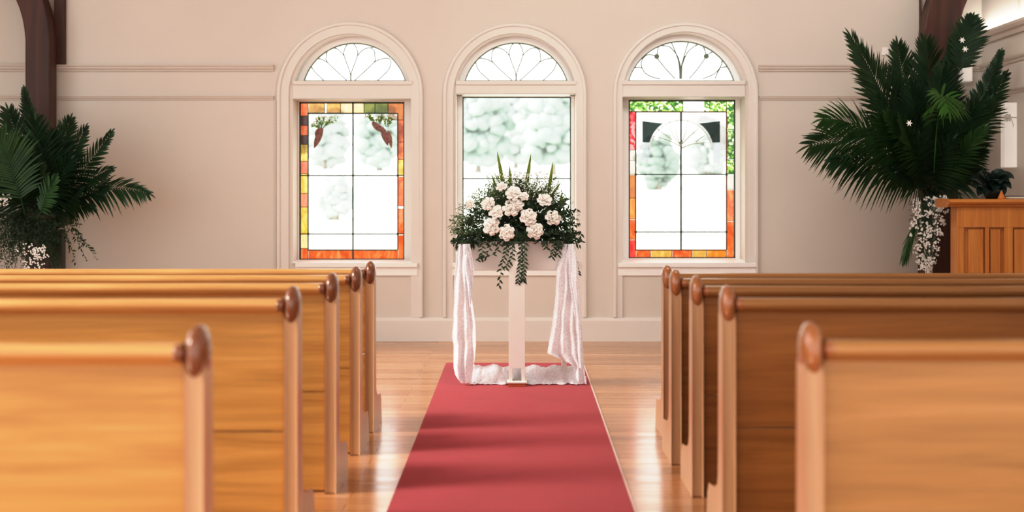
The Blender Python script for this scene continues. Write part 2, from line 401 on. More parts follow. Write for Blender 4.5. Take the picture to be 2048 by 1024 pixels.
def fan_lines(n):
    if n in (1,2):
        ox,oy,sc=870,30,2.178
        half=[[(352,286),(350,250),(325,180),(326,150),(340,126),(352,121)],
              [(325,178),(300,152),(270,143),(252,155),(248,180),(253,207),(337,286)],
              [(253,207),(225,193),(190,189),(178,203),(190,240),(237,286)],
              [(268,143),(250,139)]]
        out=[]
        for l in half:
            out.append([(x/sc+ox,y/sc+oy) for x,y in l]); out.append([((704-x)/sc+ox+1.2,y/sc+oy) for x,y in l])
        if n==1: out=[[(x-1032.2+701.5,y) for x,y in l] for l in out]
        return out
    ox,oy,sc=1200,30,1.897
    ls=[[(303,243),(300,190),(290,150),(270,103)],[(307,243),(312,185),(325,135),(338,96)],[(300,190),(296,160),(268,124),(240,117),(222,122),(217,150)],
        [(210,154),(178,152),(157,178),(165,212),(190,232),(228,243)],[(218,165),(250,205),(285,242)],[(120,206),(140,199),(159,201)],
        [(310,195),(330,145),(360,118),(385,111),(396,130),(402,150)],[(388,112),(392,104)],[(398,165),(370,205),(338,242)],
        [(408,150),(440,137),(460,160),(460,190),(435,222),(390,242)],[(458,200),(485,197),(515,207)],[(455,203),(443,225),(437,242)]]
    return [[(x/sc+ox,y/sc+oy) for x,y in l] for l in ls]

PANES={1:[('amber',617,649,205,226),('whiteg',649,653,205,226),('amber',653,681,205,226),('pale',681,705,205,226),('pale',707,728,205,226),('olive',728,750,205,226),('olive',750,776,205,226),('brown',776,808,205,240),
          ('redorange',600,616,205,232),('plum',600,616,232,251),('redorange',600,616,251,271),('plum',600,616,271,289),('yellow',600,616,289,323),('rosy',600,616,323,347),('yellow',600,616,347,387),('rosy',600,616,387,414),('yellow',600,616,414,468),('pale',600,616,469,497),('redorange',600,616,497,519),
          ('redorange',796,808,240,284),('redorange',796,808,284,319),('yellow',796,808,319,351),('redorange',796,808,353,412),('whiteg',796,808,412,417),('redorange',796,808,417,468),('redorange',796,808,470,519),
          ('redorange',617,706,501,519),('redorange',707,795,501,519)],
       3:[('green',1258,1366,202,223),('whiteg',1366,1408,202,223),('green',1408,1453,202,223),('green',1453,1469,202,260),
          ('flower',1258,1271,223,300),('cream',1258,1271,300,321),('cream',1258,1271,322,349),('brown',1258,1271,350,396),('orange',1258,1271,396,438),('redorange',1258,1271,439,479),('red',1258,1271,480,515),
          ('green',1454,1469,261,283),('green',1454,1469,284,318),('green',1454,1469,319,348),('cream',1454,1469,350,379),('redorange',1454,1469,380,442),('redorange',1454,1469,443,515),
          ('redorange',1272,1301,501,515),('amber',1302,1344,501,515),('redorange',1345,1384,501,515),('amber',1385,1413,501,515),('orange',1414,1453,501,515)]}
for w in wins:
    n=w['n']; lp,c,cz,r=hole_loop(w)
    root=empty('window_%d'%n,(0,0,0)); root['kind']='structure'
    # casing: wide flat band proud of the wall with a raised outer bead
    hw=w['hw']/S; xc=wx(w['cx'])
    ring_band(xc,cz,r+.012,hw-.03,D_WALL-.016,D_WALL,zb).build('window_casing',M['trim'],root,bevel=.004)
    ring_band(xc,cz,hw-.034,hw,D_WALL-.032,D_WALL,zb).build('casing_moulding',M['trim'],root,bevel=.008)
    # sash: jamb boards, head, bottom rail around the lower glass
    gx0,gx1=w['glass']; q=MB()
    xl=c-r; xr=c+r; zs=wz(SILLY)
    a=at(gx0,w['bot'],DG); b=at(gx1,w['top'],DG)
    ztr=wz(w['top']-6)
    q.box(xl,a.x,DG-.03,DG+.04,zs,ztr+.02); q.box(b.x,xr,DG-.03,DG+.04,zs,ztr+.02)
    q.box(a.x,b.x,DG-.03,DG+.04,b.z,ztr+.02); q.box(a.x,b.x,DG-.03,DG+.04,zs,a.z)
    q.build('window_frame',M['white'],root,bevel=.004)
    # transom across, set slightly back from the wall face
    q=MB(); q.box(xl,xr,D_WALL-.012,DG+.04,ztr,wz(163)); q.box(xl,xr,D_WALL-.03,D_WALL+.02,wz(170),wz(162)); q.box(xl,xr,D_WALL-.02,D_WALL+.02,ztr,ztr+.012)
    q.build('transom',M['trim'],root,bevel=.004)
    # fanlight frame ring
    rg=r*.905
    ring_band(c,cz,rg,r+.004,DF-.02,DG+.04,wz(163)).build('fanlight_frame',M['white'],root,bevel=.004)
    # sill and apron
    q=MB(); q.box(wx(w['sill'][0]),wx(w['sill'][1]),D_WALL-.05,DG+.02,wz(SILLY+8),zs); q.box(wx(w['sill'][0]),wx(w['sill'][1]),D_WALL-.022,D_WALL,wz(551),wz(SILLY+8))
    q.prism([(D_WALL-.05,zs-.002),(DG-.031,zs-.002),(DG-.031,a.z-.004),(DG-.05,a.z-.004),(D_WALL-.05,zs+.004)],'x',xl,xr)
    q.build('window_sill',M['white'],root,bevel=.003)
    # fanlight glass and leading
    sp=rg*S*DF/D_WALL
    cpx=CX+c*F/DF; cy=CY-(cz-H)*F/DF; yb_=162.5
    h=cy-yb_; rp=rg*F/DF; ang=math.asin(h/rp)
    q=MB(); poly_face(q,[(cpx+rp*math.cos(t),cy-rp*math.sin(t)) for t in [ang+(PI-2*ang)*i/30 for i in range(31)]],DF+.01)
    q.build('fanlight_pane',M['clear'],root)
    q=MB()
    for l in fan_lines(n): q.tube([p for p in smooth_path([at(x,y,DF) for x,y in l],6)],.0055 if n<3 else .006,6)
    if n==3:
        for x,y in ((1313.5,113),(1412.5,112.5)): q.tube([at(x,y,DF-.006),at(x,y,DF+.006)],.026,14)
        for l in ([(1361,158),(1360,128),(1352,110)],[(1362,158),(1364,128),(1370,112)]): q.tube(smooth_path([at(x,y,DF) for x,y in l],5),.011,6,.004)
    q.tube([at(cpx+(rp-1)*math.cos(t),cy-(rp-1)*math.sin(t),DF) for t in [ang+(PI-2*ang)*i/30 for i in range(31)]],.006,6)
    bar(q,cpx-rp*math.cos(ang),161.5,cpx+rp*math.cos(ang),161.5,DF,2)
    q.build('fanlight_leading',M['leadthin'],root)
    # lower glazing
    L=MB()
    if n==2:
        q=MB(); rect(q,gx0,gx1,w['top'],357,DG+.006); q.build('clear_pane',M['clear'],root)
        q=MB(); rect(q,gx0,gx1,357,w['bot'],DG+.006); q.build('clear_pane',M['clear'],root)
        bar(L,gx0,357.5,gx1,357.5,DG,2)
        for x in (gx0+1,gx1-1): bar(L,x,w['top'],x,w['bot'],DG,2.5)
        bar(L,gx0,w['top']+1,gx1,w['top']+1,DG,2.5); bar(L,gx0,w['bot']-1,gx1,w['bot']-1,DG,2.5)
        L.build('leading',M['lead'],root)
        continue
    if n==1: xs=(616.5,706,795.5); ys=(227,351,468,500); gx=(xs[0],xs[1],xs[2])
    else: xs=(1271.5,1362,1453); ys=(224,349,464,500)
    for i in (0,1):
        for j in range(3):
            q=MB(); rect(q,xs[i],xs[i+1],ys[j],ys[j+1],DG+.006); q.build('clear_pane',M['clear'],root)
    for k,x0,x1,y0,y1 in PANES[n]:
        q=MB(); rect(q,x0,x1,y0,y1,DG+.006); q.build('stained_pane',M['g_'+k],root)
        if k!='whiteg': bar(L,x0,y1,x1,y1,DG+.002,1.1); bar(L,x1,y0,x1,y1,DG+.002,1.1)
    bar(L,xs[1],w['top'] if n==1 else ys[0],xs[1],ys[3] if n==3 else w['bot'],DG,3 if n==1 else 3.4)
    for y in ys[1:3]: bar(L,xs[0] if n==3 else gx0,y,xs[2] if n==3 else gx1,y,DG,2.2)
    bar(L,gx0+1.3,w['top'],gx0+1.3,w['bot'],DG,3); bar(L,gx1-1.2,w['top'],gx1-1.2,w['bot'],DG,2.4)
    bar(L,gx0,w['top']+1.5,gx1,w['top']+1.5,DG,3.4); bar(L,gx0,w['bot']-.8,gx1,w['bot']-.8,DG,2)
    for j in (1,2): 
        for i in (0,1,2): L.tube([at(xs[i],ys[j],DG-.012),at(xs[i],ys[j],DG+.008)],.014,8)
    L.build('leading',M['lead'],root)
    q=MB()
    for x in (xs[0],xs[2]): bar(q,x,ys[0],x,ys[3],DG-.003,2.4)
    for y in (ys[0],ys[3]): bar(q,xs[0],y,xs[2],y,DG-.003,2.4)
    q.build('inner_leading',M['lead'] if n==1 else M['leadred'],root)
    if n==3:
        dz=DG-.004; c0=(1362,301); ro,ri=65,60
        def ar(r,a0,a1,k=14): return [(c0[0]+r*math.cos(a0+(a1-a0)*i/k),c0[1]-r*math.sin(a0+(a1-a0)*i/k)) for i in range(k+1)]
        q=MB()     # white frosted surround
        rect(q,1273,1451,226,236,dz); rect(q,1273,1285,236,300,dz); rect(q,1440,1451,236,300,dz)
        poly_face(q,[(1285,236),(1285,242)]+[(1326,242)]+[(x,y) for x,y in reversed(ar(ro,PI/2,math.acos((1326-1362)/65),8))],dz)
        poly_face(q,[(1362,236)]+[(x,y) for x,y in reversed(ar(ro,math.acos((1396-1362)/65),PI/2,8))][1:]+[(1440,242),(1440,236)],dz)
        po=ar(ro,0,PI,30); pi_=ar(ri,0,PI,30)
        for i in range(30): poly_face(q,[po[i],po[i+1],pi_[i+1],pi_[i]],dz)
        q.build('frosted_surround',M['frost'],root)
        al=math.acos((1326-1362)/65); bl=PI-math.asin((301-285)/65)
        q=MB(); poly_face(q,[(1285,285),(1285,242)]+ar(ro,al,bl,8),dz); q.build('dark_spandrel',M['black'],root)
        q=MB(); poly_face(q,list(reversed([(1440,285),(1440,242)]+[(2*1362-x,y) for x,y in ar(ro,al,bl,8)])),dz); q.build('dark_spandrel',M['black'],root)
        q=MB(); rect(q,1285,1298,286,322,dz); rect(q,1426,1440,286,326,dz); q.build('misty_panel',M['mist'],root)
        q=MB()
        for l in ([(1362,292),(1345,268),(1339,242)],[(1362,292),(1352,265),(1354,240)],[(1362,290),(1372,262),(1376,240)],[(1364,288),(1380,272),(1398,256)],[(1392,284),(1400,277),(1410,271)],[(1364,296),(1385,288),(1418,285)],[(1360,292),(1335,280),(1306,272)],[(1345,280),(1320,262),(1313,256)]):
            q.tube(smooth_path([at(x,y,dz) for x,y in l],4),.006,5,.003)
        q.tube([at(x,y,dz) for x,y in ar(ri,0.2,PI-.2,24)],.003,5)
        q.build('branch_tracery',plain('sage_leading',(.42,.46,.34),.5),root)

# ------------------------------------------------------------------ outside
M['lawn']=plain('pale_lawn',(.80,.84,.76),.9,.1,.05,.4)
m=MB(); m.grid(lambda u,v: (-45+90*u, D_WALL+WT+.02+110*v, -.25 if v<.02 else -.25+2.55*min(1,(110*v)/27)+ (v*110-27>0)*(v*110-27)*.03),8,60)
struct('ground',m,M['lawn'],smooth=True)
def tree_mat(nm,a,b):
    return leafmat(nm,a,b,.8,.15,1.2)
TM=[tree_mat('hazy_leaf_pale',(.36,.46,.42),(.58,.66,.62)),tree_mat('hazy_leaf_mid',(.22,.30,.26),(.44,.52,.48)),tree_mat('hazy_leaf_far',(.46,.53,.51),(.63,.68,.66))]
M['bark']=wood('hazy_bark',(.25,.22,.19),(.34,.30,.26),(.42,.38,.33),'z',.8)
def tree(px,d,wpx,ytop,ybot,mi,label):
    base=at(px,345,d); gz=-.25+2.55*min(1,(d-D_WALL-.38)/27)+max(0,d-D_WALL-.38-27)*.03
    root=empty('tree',(base.x,d,gz)); tag(root,label,'tree',None)
    k=d/F; w=wpx*k/2; zt=H-(ytop-CY)*k-gz; zb_=-.05
    q=MB(); q.tube([(0,0,-.1),(.03,0,zb_+.2),(0,.05,zb_+(zt-zb_)*.6)],.11,8,.04); q.build('trunk',M['bark'],root,smooth=True)
    q=MB(); cz=(zt+zb_)/2; hh=(zt-zb_)/2
    for i in range(170):
        while True:
            p=Vector((rnd.uniform(-1,1),rnd.uniform(-1,1),rnd.uniform(-1,1)))
            if .35<p.length<1: break
        r=rnd.uniform(.10,.25)*min(w,hh)
        o=len(q.v); cpt=Vector((p.x*w*.85,p.y*w*.5,cz+p.z*hh*.82)); q.ball(cpt,(r*1.25,r,r),10,7)
        for j in range(o,len(q.v)):
            v=Vector(q.v[j]); nz=noise.noise(v*3.1+Vector((px,0,0)))*.4+noise.noise(v*7+Vector((px,3,0)))*.28
            q.v[j]=tuple(v+(v-cpt)*nz)
    q.build('crown',TM[mi],root,smooth=True)
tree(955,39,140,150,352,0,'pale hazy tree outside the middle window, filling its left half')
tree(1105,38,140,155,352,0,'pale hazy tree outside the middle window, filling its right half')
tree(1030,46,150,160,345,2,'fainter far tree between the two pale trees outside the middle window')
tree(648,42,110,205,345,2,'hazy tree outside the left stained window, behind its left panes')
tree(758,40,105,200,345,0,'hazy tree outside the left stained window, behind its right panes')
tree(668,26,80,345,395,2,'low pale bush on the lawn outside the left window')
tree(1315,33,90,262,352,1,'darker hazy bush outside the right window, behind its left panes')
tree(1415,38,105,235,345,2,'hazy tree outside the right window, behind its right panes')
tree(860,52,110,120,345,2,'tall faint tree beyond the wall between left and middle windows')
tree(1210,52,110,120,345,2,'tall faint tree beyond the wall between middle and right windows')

# ------------------------------------------------------------------ timber posts
def timber_post(x0,x1,xs,sgn,label):
    # x0,x1 front face px; xs: px of the wall-side piece's outer edge; sgn: side to which the head curves
    df=12.37; root=empty('timber_post',((at((x0+x1)/2,0,df)).x,df,0)); tag(root,label,'post')
    ox=root.location.x
    a=at(x0,0,df).x-ox; b=at(x1,0,df).x-ox
    zs=[(0,0),(1.0,0),(2.9,0),(3.0,.01),(3.1,.028),(3.2,.058),(3.3,.10),(3.42,.17),(3.6,.30),(3.9,.56),(4.3,.95)]
    q=MB(); n=len(zs); vs=[]
    for z,o in zs:
        k=(o if sgn<0 else min(o,.26))*sgn
        inn=k*.75
        l=(a+k if sgn<0 else a+inn); r_=(b+inn if sgn<0 else b+k)
        vs+=[(l,0,z),(r_,0,z),(r_,D_WALL-df-.062,z),(l,D_WALL-df-.062,z)]
    fs=[(0,3,2,1),(4*n-4,4*n-3,4*n-2,4*n-1)]
    for i in range(n-1):
        for j in range(4): fs.append((4*i+j,4*i+(j+1)%4,4*i+4+(j+1)%4,4*i+4+j))
    q.add(vs,fs); q.build('post',M['dark'],root,bevel=.012)
    q=MB(); e=wx(xs)-ox; e2=(b-.03) if xs>x1 else (a+.03)
    q.box(min(e,e2),max(e,e2),D_WALL-df-.062,D_WALL-df-.002,wz(130)+.002,4.3); q.build('wall_pilaster',M['dark'],root,bevel=.006)
    return root
timber_post(50,99,133,-1,'dark timber post rising behind the left palm arrangement')
timber_post(1848,1917,1839,1,'dark timber post rising behind the right palm arrangement')

# ------------------------------------------------------------------ carpet
m=MB(); th=.008
def fl(x,y): s=(y-CY)/H; return ((x-CX)/s, F/s)
nl,nr=(-.55,1.0),(.478,1.0); fl_l=(-.606,10.88); fl_r=(.536,10.88)
m.prism([nl,nr,fl_r,fl_l],'z',.001,th)
car=m.build('carpet_runner',M['carpet']); tag(car,'long red carpet runner down the middle of the aisle','carpet')
m=MB(); m.prism([(nr[0],1.0),(nr[0]+.012,1.0),(fl_r[0]+.012,10.88),(fl_r[0],10.88)],'z',.001,.006)
m.build('edge_binding',M['binding'],car)

# ------------------------------------------------------------------ pews
def pew_parts(sgn,root,W,Rl,P,K,hk):
    # local: x=0 at the aisle face, pew runs to sgn*3.2; y=0 rear plane, seat side is +y
    sx=lambda x: sgn*x
    def bx(q,x0,x1,*r): a,b=sorted((sx(x0),sx(x1))); q.box(a,b,*r)
    Lr=3.25
    for e,(x0,x1) in enumerate(((0,.052),(Lr-.052,Lr))):
        q=MB(); prof=[(0,0),(.42,0),(.425,.03),(.40,.135),(.36,.175),(.20,.19),(.135,.215),(.112,.26),(.105,.40),(.10,.90),(.085,.93),(.012,.93),(0,.90)]
        a,b=sorted((sx(x0),sx(x1))); q.prism(prof,'x',a,b)
        eo=q.build('pew_end',P,root,bevel=.008,seg=3)
        q=MB(); q.ball((sx((x0+x1)/2),.052,.952),(.031,.080,.077),20,14,.9)
        q.build('finial',K,eo,smooth=True)
    q=MB(); bx(q,.055,Lr-.055,.020,.045,.475,.935); q.build('back_panel',W,root,bevel=.003)
    q=MB(); bx(q,.055,Lr-.055,.024,.049,.012,.468); q.build('lower_back_panel',W,root,bevel=.003)
    q=MB()   # capping rail with rounded nose and a cove under it
    prof=[(-.018,.945),(-.022,.953),(-.022,.964),(-.014,.975),(.0,.980),(.05,.980),(.064,.973),(.07,.96),(.066,.945),(.050,.936),(.046,.920),(.019,.920),(.014,.928),(-.004,.933),(-.012,.939)]
    a,b=sorted((sx(.06),sx(Lr-.06))); q.prism(prof,'x',a,b); rl=q.build('top_rail',Rl,root,bevel=.003,smooth=False)
    q=MB(); q.ball((sx(.068),-.004,.957),(.02,.022,.024),14,10); q.build('rail_end',K,rl,smooth=True)
    q=MB(); prof=[(.05,.405),(.40,.425),(.43,.43),(.44,.445),(.43,.46),(.40,.462),(.05,.44)]
    a,b=sorted((sx(.16),sx(Lr-.16))); q.prism(prof,'x',a,b); q.build('seat',W,root,bevel=.004)
    for xx in (.22,Lr/2,Lr-.22):
        q=MB(); prof=[(.05,.0),(.30,.0),(.31,.05),(.26,.30),(.38,.38),(.39,.424),(.05,.405)]
        a,b=sorted((sx(xx-.018),sx(xx+.018))); q.prism(prof,'x',a,b); q.build('seat_bracket',W,root,bevel=.004)
def copy_tree(o,parent=None):
    c=o.copy(); COL.objects.link(c); c.parent=parent
    for ch in list(o.children): copy_tree(ch,c)
    return c
PL=[(-.85,3.51,1.000),(-.85,5.0,1.008),(-.85,6.06,1.0),(-.85,6.97,.985),(-.85,7.65,.982)]
PR=[(.80,3.63,.996),(.80,5.10,1.004),(.80,5.99,.992),(.79,6.72,.982),(.83,7.45,.968)]
ordn=['nearest the camera','second from the camera','third from the camera','fourth from the camera','farthest from the camera']
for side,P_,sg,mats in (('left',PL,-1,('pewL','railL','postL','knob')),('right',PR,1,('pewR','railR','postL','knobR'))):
    proto=None
    for i,(x,d,hs) in enumerate(P_):
        if proto is None:
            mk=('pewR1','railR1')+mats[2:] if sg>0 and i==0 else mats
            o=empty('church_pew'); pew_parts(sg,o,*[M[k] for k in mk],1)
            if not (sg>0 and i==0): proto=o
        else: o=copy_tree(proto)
        o.location=(x,d,0); o.scale=(1,1,hs*1.0)
        tag(o,('honey' if sg<0 else 'amber')+' wooden pew on the %s of the aisle, %s'%(side,ordn[i]),'pew','wooden pews %s of the aisle'%side)

# ------------------------------------------------------------------ flower stand
DS=9.62
st=empty('flower_stand',(at(1034,0,DS).x,DS,0)); tag(st,'white T-shaped wooden flower stand on the end of the red carpet','stand')
so=Vector(st.location)
def lx(x,d=DS): return at(x,0,d).x-so.x
def lz(y,d=DS): return at(0,y,d).z
q=MB(); q.box(lx(926),lx(1134),.0,.26,lz(541),lz(486)); q.build('box_top',M['stand'],st,bevel=.004)
q=MB(); q.box(lx(924),lx(1136),-.012,.275,lz(486),lz(482)); q.build('top_board',M['stand'],st,bevel=.003)
q=MB()
for a,b in ((926,935),(1126,1134)): q.box(lx(a),lx(b),-.008,.0,lz(541),lz(486))
q.build('end_stile',M['trim'],st,bevel=.002)
q=MB(); hx0,hx1=lx(1025),lx(1043); hz0,hz1=lz(760),lz(733); x0,x1=lx(1018),lx(1050); y0,y1=-.11,-.013
q.box(x0,x1,y0,y1,hz1,lz(487)); q.box(x0,hx0,y0,y1,hz0,hz1); q.box(hx1,x1,y0,y1,hz0,hz1); q.box(x0,x1,y0,y1,.042,hz0)
q.build('front_post',M['stand'],st,bevel=.002)
q=MB(); q.box(lx(1014.5),lx(1054),-.14,.02,.03,.045); q.build('foot_plate',M['stand'],st,bevel=.004)
q=MB(); q.box(lx(1016.5),lx(1052.5),-.135,.01,.0085,.03); q.build('foot_block',plain('red_oak_block',(.42,.12,.045),.4),st,bevel=.003)
for a,b in ((929,939),(1125,1134)):
    for yy in (.03,.2):
        q=MB(); q.box(lx(a),lx(b),yy,yy+.04,.0085,lz(541)); q.build('leg',M['stand'],st,bevel=.003)

# lace cloth hung over the ends and bunched along the foot
lc=empty('lace_drape',(so.x,DS,0)); tag(lc,'white lace cloth draped over both ends of the flower stand and bunched at its foot','cloth')
def drape(Lt,Rt,bot,folds,ph,dep,zoff):
    q=MB()
    def fn(u,v):
        yt=interp([(0,488),(1,488)],v); yb_=interp(bot,u); y=yt+(yb_-yt)*v
        xl=interp(Lt,y); xr=interp(Rt,y)
        wob=math.sin(v*5+u*2+ph)*1.6+noise.noise(Vector((u*3,v*4,ph)))*3.5
        x=xl+(xr-xl)*u+wob*math.sin(PI*u)
        fd=math.sin(u*folds*2*PI+ph+v*1.2)*.022*(.35+.65*v)+noise.noise(Vector((u*5,v*6,ph+3)))*.022
        p=at(x,y,DS-.045+dep+fd)
        return (p.x-so.x,p.y-DS,max(p.z,.014))
    q.grid(fn,36,60); return q.build('drape_panel',M['lace'],lc,smooth=True)
drape([(488,917),(545,909),(600,907),(640,906),(675,903),(690,907),(735,907),(765,914)],[(488,935),(540,936),(575,940),(600,944),(650,951),(690,952),(730,948),(765,946)],[(0,750),(.25,766),(.6,767),(1,764)],2.5,.4,-.03,0)
drape([(488,925),(545,930),(580,936),(620,940)],[(488,940),(535,948),(560,946),(590,943),(620,941)],[(0,615),(1,600)],1.2,2,-.075,0)
drape([(488,1128),(540,1113),(590,1111),(650,1104),(707,1094),(730,1118),(768,1122)],[(488,1152),(530,1154),(600,1158),(680,1164),(768,1171)],[(0,706),(.2,716),(.42,727),(.5,735),(.6,757),(.75,768),(1,767)],3.2,1.1,-.03,0)
drape([(488,1136),(560,1138),(640,1150),(735,1158)],[(488,1150),(530,1156),(640,1163),(735,1169)],[(0,735),(1,740)],1.0,.2,-.085,0)
q=MB()
def roll(u,v):
    x=945+u*(1168-945); a=PI*(v*1.12-.06); nz=noise.noise(Vector((u*16,v*3,1)))*.5+noise.noise(Vector((u*40,v*6,5)))*.25+.35*math.sin(u*34+v*2.4)
    r=1+.22*nz
    zz=.014+max(0,math.sin(a))*.115*r; yy=.10-math.cos(a)*.10*r
    return (lx(x,DS+.1), yy, max(zz,.012))
q.grid(roll,110,22); q.build('bunched_hem',M['lace'],lc,smooth=True)
q=MB()
def skirt(u,v):
    x=940+u*(1172-940); nz=noise.noise(Vector((u*22,v*3,9)))
    return (lx(x,DS+.05), .03-v*(.075+.03*nz+.02*math.sin(u*50)), .05*(1-v)**1.5+.012+.012*abs(nz))
q.grid(skirt,90,6); q.build('lace_edging',M['lace'],lc,smooth=True)

# ------------------------------------------------------------------ flower arrangement
fa=empty('flower_arrangement',(so.x,DS,lz(482)+.004)); tag(fa,'mass of white roses and trailing greenery on top of the flower stand','flower arrangement')
fo=Vector(fa.location); DA=DS+.05
def fp(x,y,dy=0): return at(x,y,DA+dy)-fo
def sprig(q,p0,p1,sag,nleaf,ll,lw,rng,stem=.0016,mi=(0,1),spread=1.0,end=.3):
    c=(p0+p1)/2+Vector((rng.uniform(-.02,.02),rng.uniform(-.02,.02),sag))
    pts=[p0*(1-t)**2+c*2*t*(1-t)+p1*t*t for t in [i/6 for i in range(7)]]
    q.mi=mi[0]; q.tube(pts,stem,4,stem*.5,cap=False)
    for i in range(nleaf):
        t=end+(1-end)*i/max(1,nleaf-1); p=p0*(1-t)**2+c*2*t*(1-t)+p1*t*t
        tg=((c-p0)*(1-t)+(p1-c)*t).normalized()
        sd=Vector((rng.uniform(-1,1),rng.uniform(-1,1),rng.uniform(-1,1))); sd=(sd-tg*sd.dot(tg)).normalized()
        d=(tg*rng.uniform(.35,.9)+sd*spread).normalized(); s=rng.uniform(.7,1.2)
        q.mi=mi[1]; q.leaf(p,d,Vector((rng.uniform(-.6,.6),-1,rng.uniform(-.2,1))),ll*s,lw*s,rng.uniform(-.1,.3),2)
r1=random.Random(11)
q=MB(); q.lathe([(.10,0),(.17,.0),(.19,.05),(.15,.07),(.02,.075)],(0,.09,0),20); q.build('dish',M['stem'],fa,smooth=True)
# outline of the mass: angle -> radius in px about (1030,455)
def outline(a):
    return interp([(-.5,118),(-.25,136),(0,134),(.3,132),(.7,132),(1.1,108),(1.4,108),(1.57,112),(1.8,104),(2.2,110),(2.6,122),(2.95,130),(3.2,132),(3.5,130),(3.7,112)],a)
q=MB(); ql=MB()
for i in range(430):
    a=r1.uniform(-.42,PI+.42); rr=outline(a)*(r1.uniform(.72,1.0)); dy=r1.uniform(-.16,.16)
    x=1030+rr*math.cos(a); y=457-rr*math.sin(a)*.92
    p0=fp(1030+r1.uniform(-70,70),468+r1.uniform(-6,6),r1.uniform(-.05,.05)); p1=fp(x,y,dy)
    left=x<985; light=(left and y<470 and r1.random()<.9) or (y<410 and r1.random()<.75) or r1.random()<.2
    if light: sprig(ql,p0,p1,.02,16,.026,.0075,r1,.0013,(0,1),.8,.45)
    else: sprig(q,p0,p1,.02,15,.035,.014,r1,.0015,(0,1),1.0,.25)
for i in range(130):
    x=r1.uniform(975,1120); y=r1.uniform(352,402); sprig(ql,fp(1035+r1.uniform(-35,35),450,0),fp(x,y,r1.uniform(-.06,.1)),.01,14,.022,.009,r1,.0012,(0,1),.8,.5)
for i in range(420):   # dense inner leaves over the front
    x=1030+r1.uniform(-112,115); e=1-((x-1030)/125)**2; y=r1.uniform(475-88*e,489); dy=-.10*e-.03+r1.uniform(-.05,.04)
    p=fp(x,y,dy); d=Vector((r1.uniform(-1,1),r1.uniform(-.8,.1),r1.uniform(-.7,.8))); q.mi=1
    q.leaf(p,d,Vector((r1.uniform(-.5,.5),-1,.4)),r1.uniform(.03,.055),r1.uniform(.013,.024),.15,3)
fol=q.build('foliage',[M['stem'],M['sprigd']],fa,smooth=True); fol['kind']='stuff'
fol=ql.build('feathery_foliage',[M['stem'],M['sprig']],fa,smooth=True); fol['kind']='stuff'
def blossoms(q,cs,rng,r0=.004,r1_=.007):
    for c in cs:
        r=rng.uniform(r0,r1_); q.ball(c,(r,r*.8,r*.8),6,4)
# baby's breath at the top
q=MB(); 
for i in range(140):
    x=r1.uniform(980,1122); y=r1.uniform(345,395) if x<1100 else r1.uniform(355,395)
    sprig(q,fp(1035+r1.uniform(-30,30),440,0),fp(x,y,r1.uniform(-.08,.1)),.01,8,.016,.004,r1,.0009,(0,1),.8,.6)
q.mi=2
for i in range(700):
    x=r1.gauss(1050,36); y=r1.uniform(343,400)
    if not 985<x<1125: continue
    q.ball(fp(x,y,r1.uniform(-.12,.06)),r1.uniform(.003,.0062),5,4)
for i in range(120):
    q.ball(fp(r1.uniform(915,1000),r1.uniform(375,470),r1.uniform(-.1,.05)),r1.uniform(.002,.004),5,4)
o=q.build('babys_breath',[M['stem'],M['sprigl'],M['breath']],fa,smooth=True); o['kind']='stuff'
# blade leaves
for (bx_,by,tx,ty,w) in ((1010,392,994,302,.030),(1022,400,1019,330,.026),(1048,400,1062,307,.032),(1095,395,1106,323,.026),(1000,400,983,348,.022),(1100,395,1122,364,.02),(1118,410,1125,383,.018)):
    a=fp(bx_,by,.02); b=fp(tx,ty,-.02); q=MB(); q.leaf(a,b-a,Vector((.3,-1,.1)),(b-a).length,w,0,7,.3); q.build('blade_leaf',M['blade'],fa,smooth=True)
# trailing vines
for pts,k in (([(1000,485),(992,505),(968,515)],9),([(1015,480),(1012,505),(1004,530),(998,571)],20),([(985,482),(975,505),(955,520)],10),([(1022,480),(1025,510),(1012,535)],16),([(1044,470),(1042,505),(1040,535),(1036,566)],26),([(1050,475),(1049,510),(1048,540),(1046,562)],24),
              ([(1110,482),(1108,500),(1104,513)],10),([(1118,480),(1119,495),(1116,510)],8),([(1135,470),(1142,495),(1148,520),(1156,546)],24),([(1130,470),(1152,478),(1164,483)],12),([(930,470),(915,478),(905,483)],12),([(925,478),(918,490),(916,496)],8),([(960,480),(965,500),(962,515)],10),([(1092,482),(1090,492),(1094,497)],6)):
    q=MB(); P3=smooth_path([fp(x,y,-.165 if 935<x<1130 else -.10) for x,y in pts],5); q.mi=0; q.tube(P3,.0018,5,.001)
    for i in range(k):
        t=i/(k-1)*(len(P3)-1); j=min(int(t),len(P3)-2); p=P3[j].lerp(P3[j+1],t-j); tg=(P3[j+1]-P3[j]).normalized()
        s=1 if i%2 else -1; d=Vector((s*r1.uniform(.6,1),r1.uniform(-.5,.3),0))+tg*r1.uniform(.3,.9)
        q.mi=1; q.leaf(p,d,Vector((r1.uniform(-.4,.4),-1,.2)),r1.uniform(.026,.04),r1.uniform(.011,.017),.15,3)
    q.build('trailing_vine',[M['stem'],M['sprigd']],fa,smooth=True)
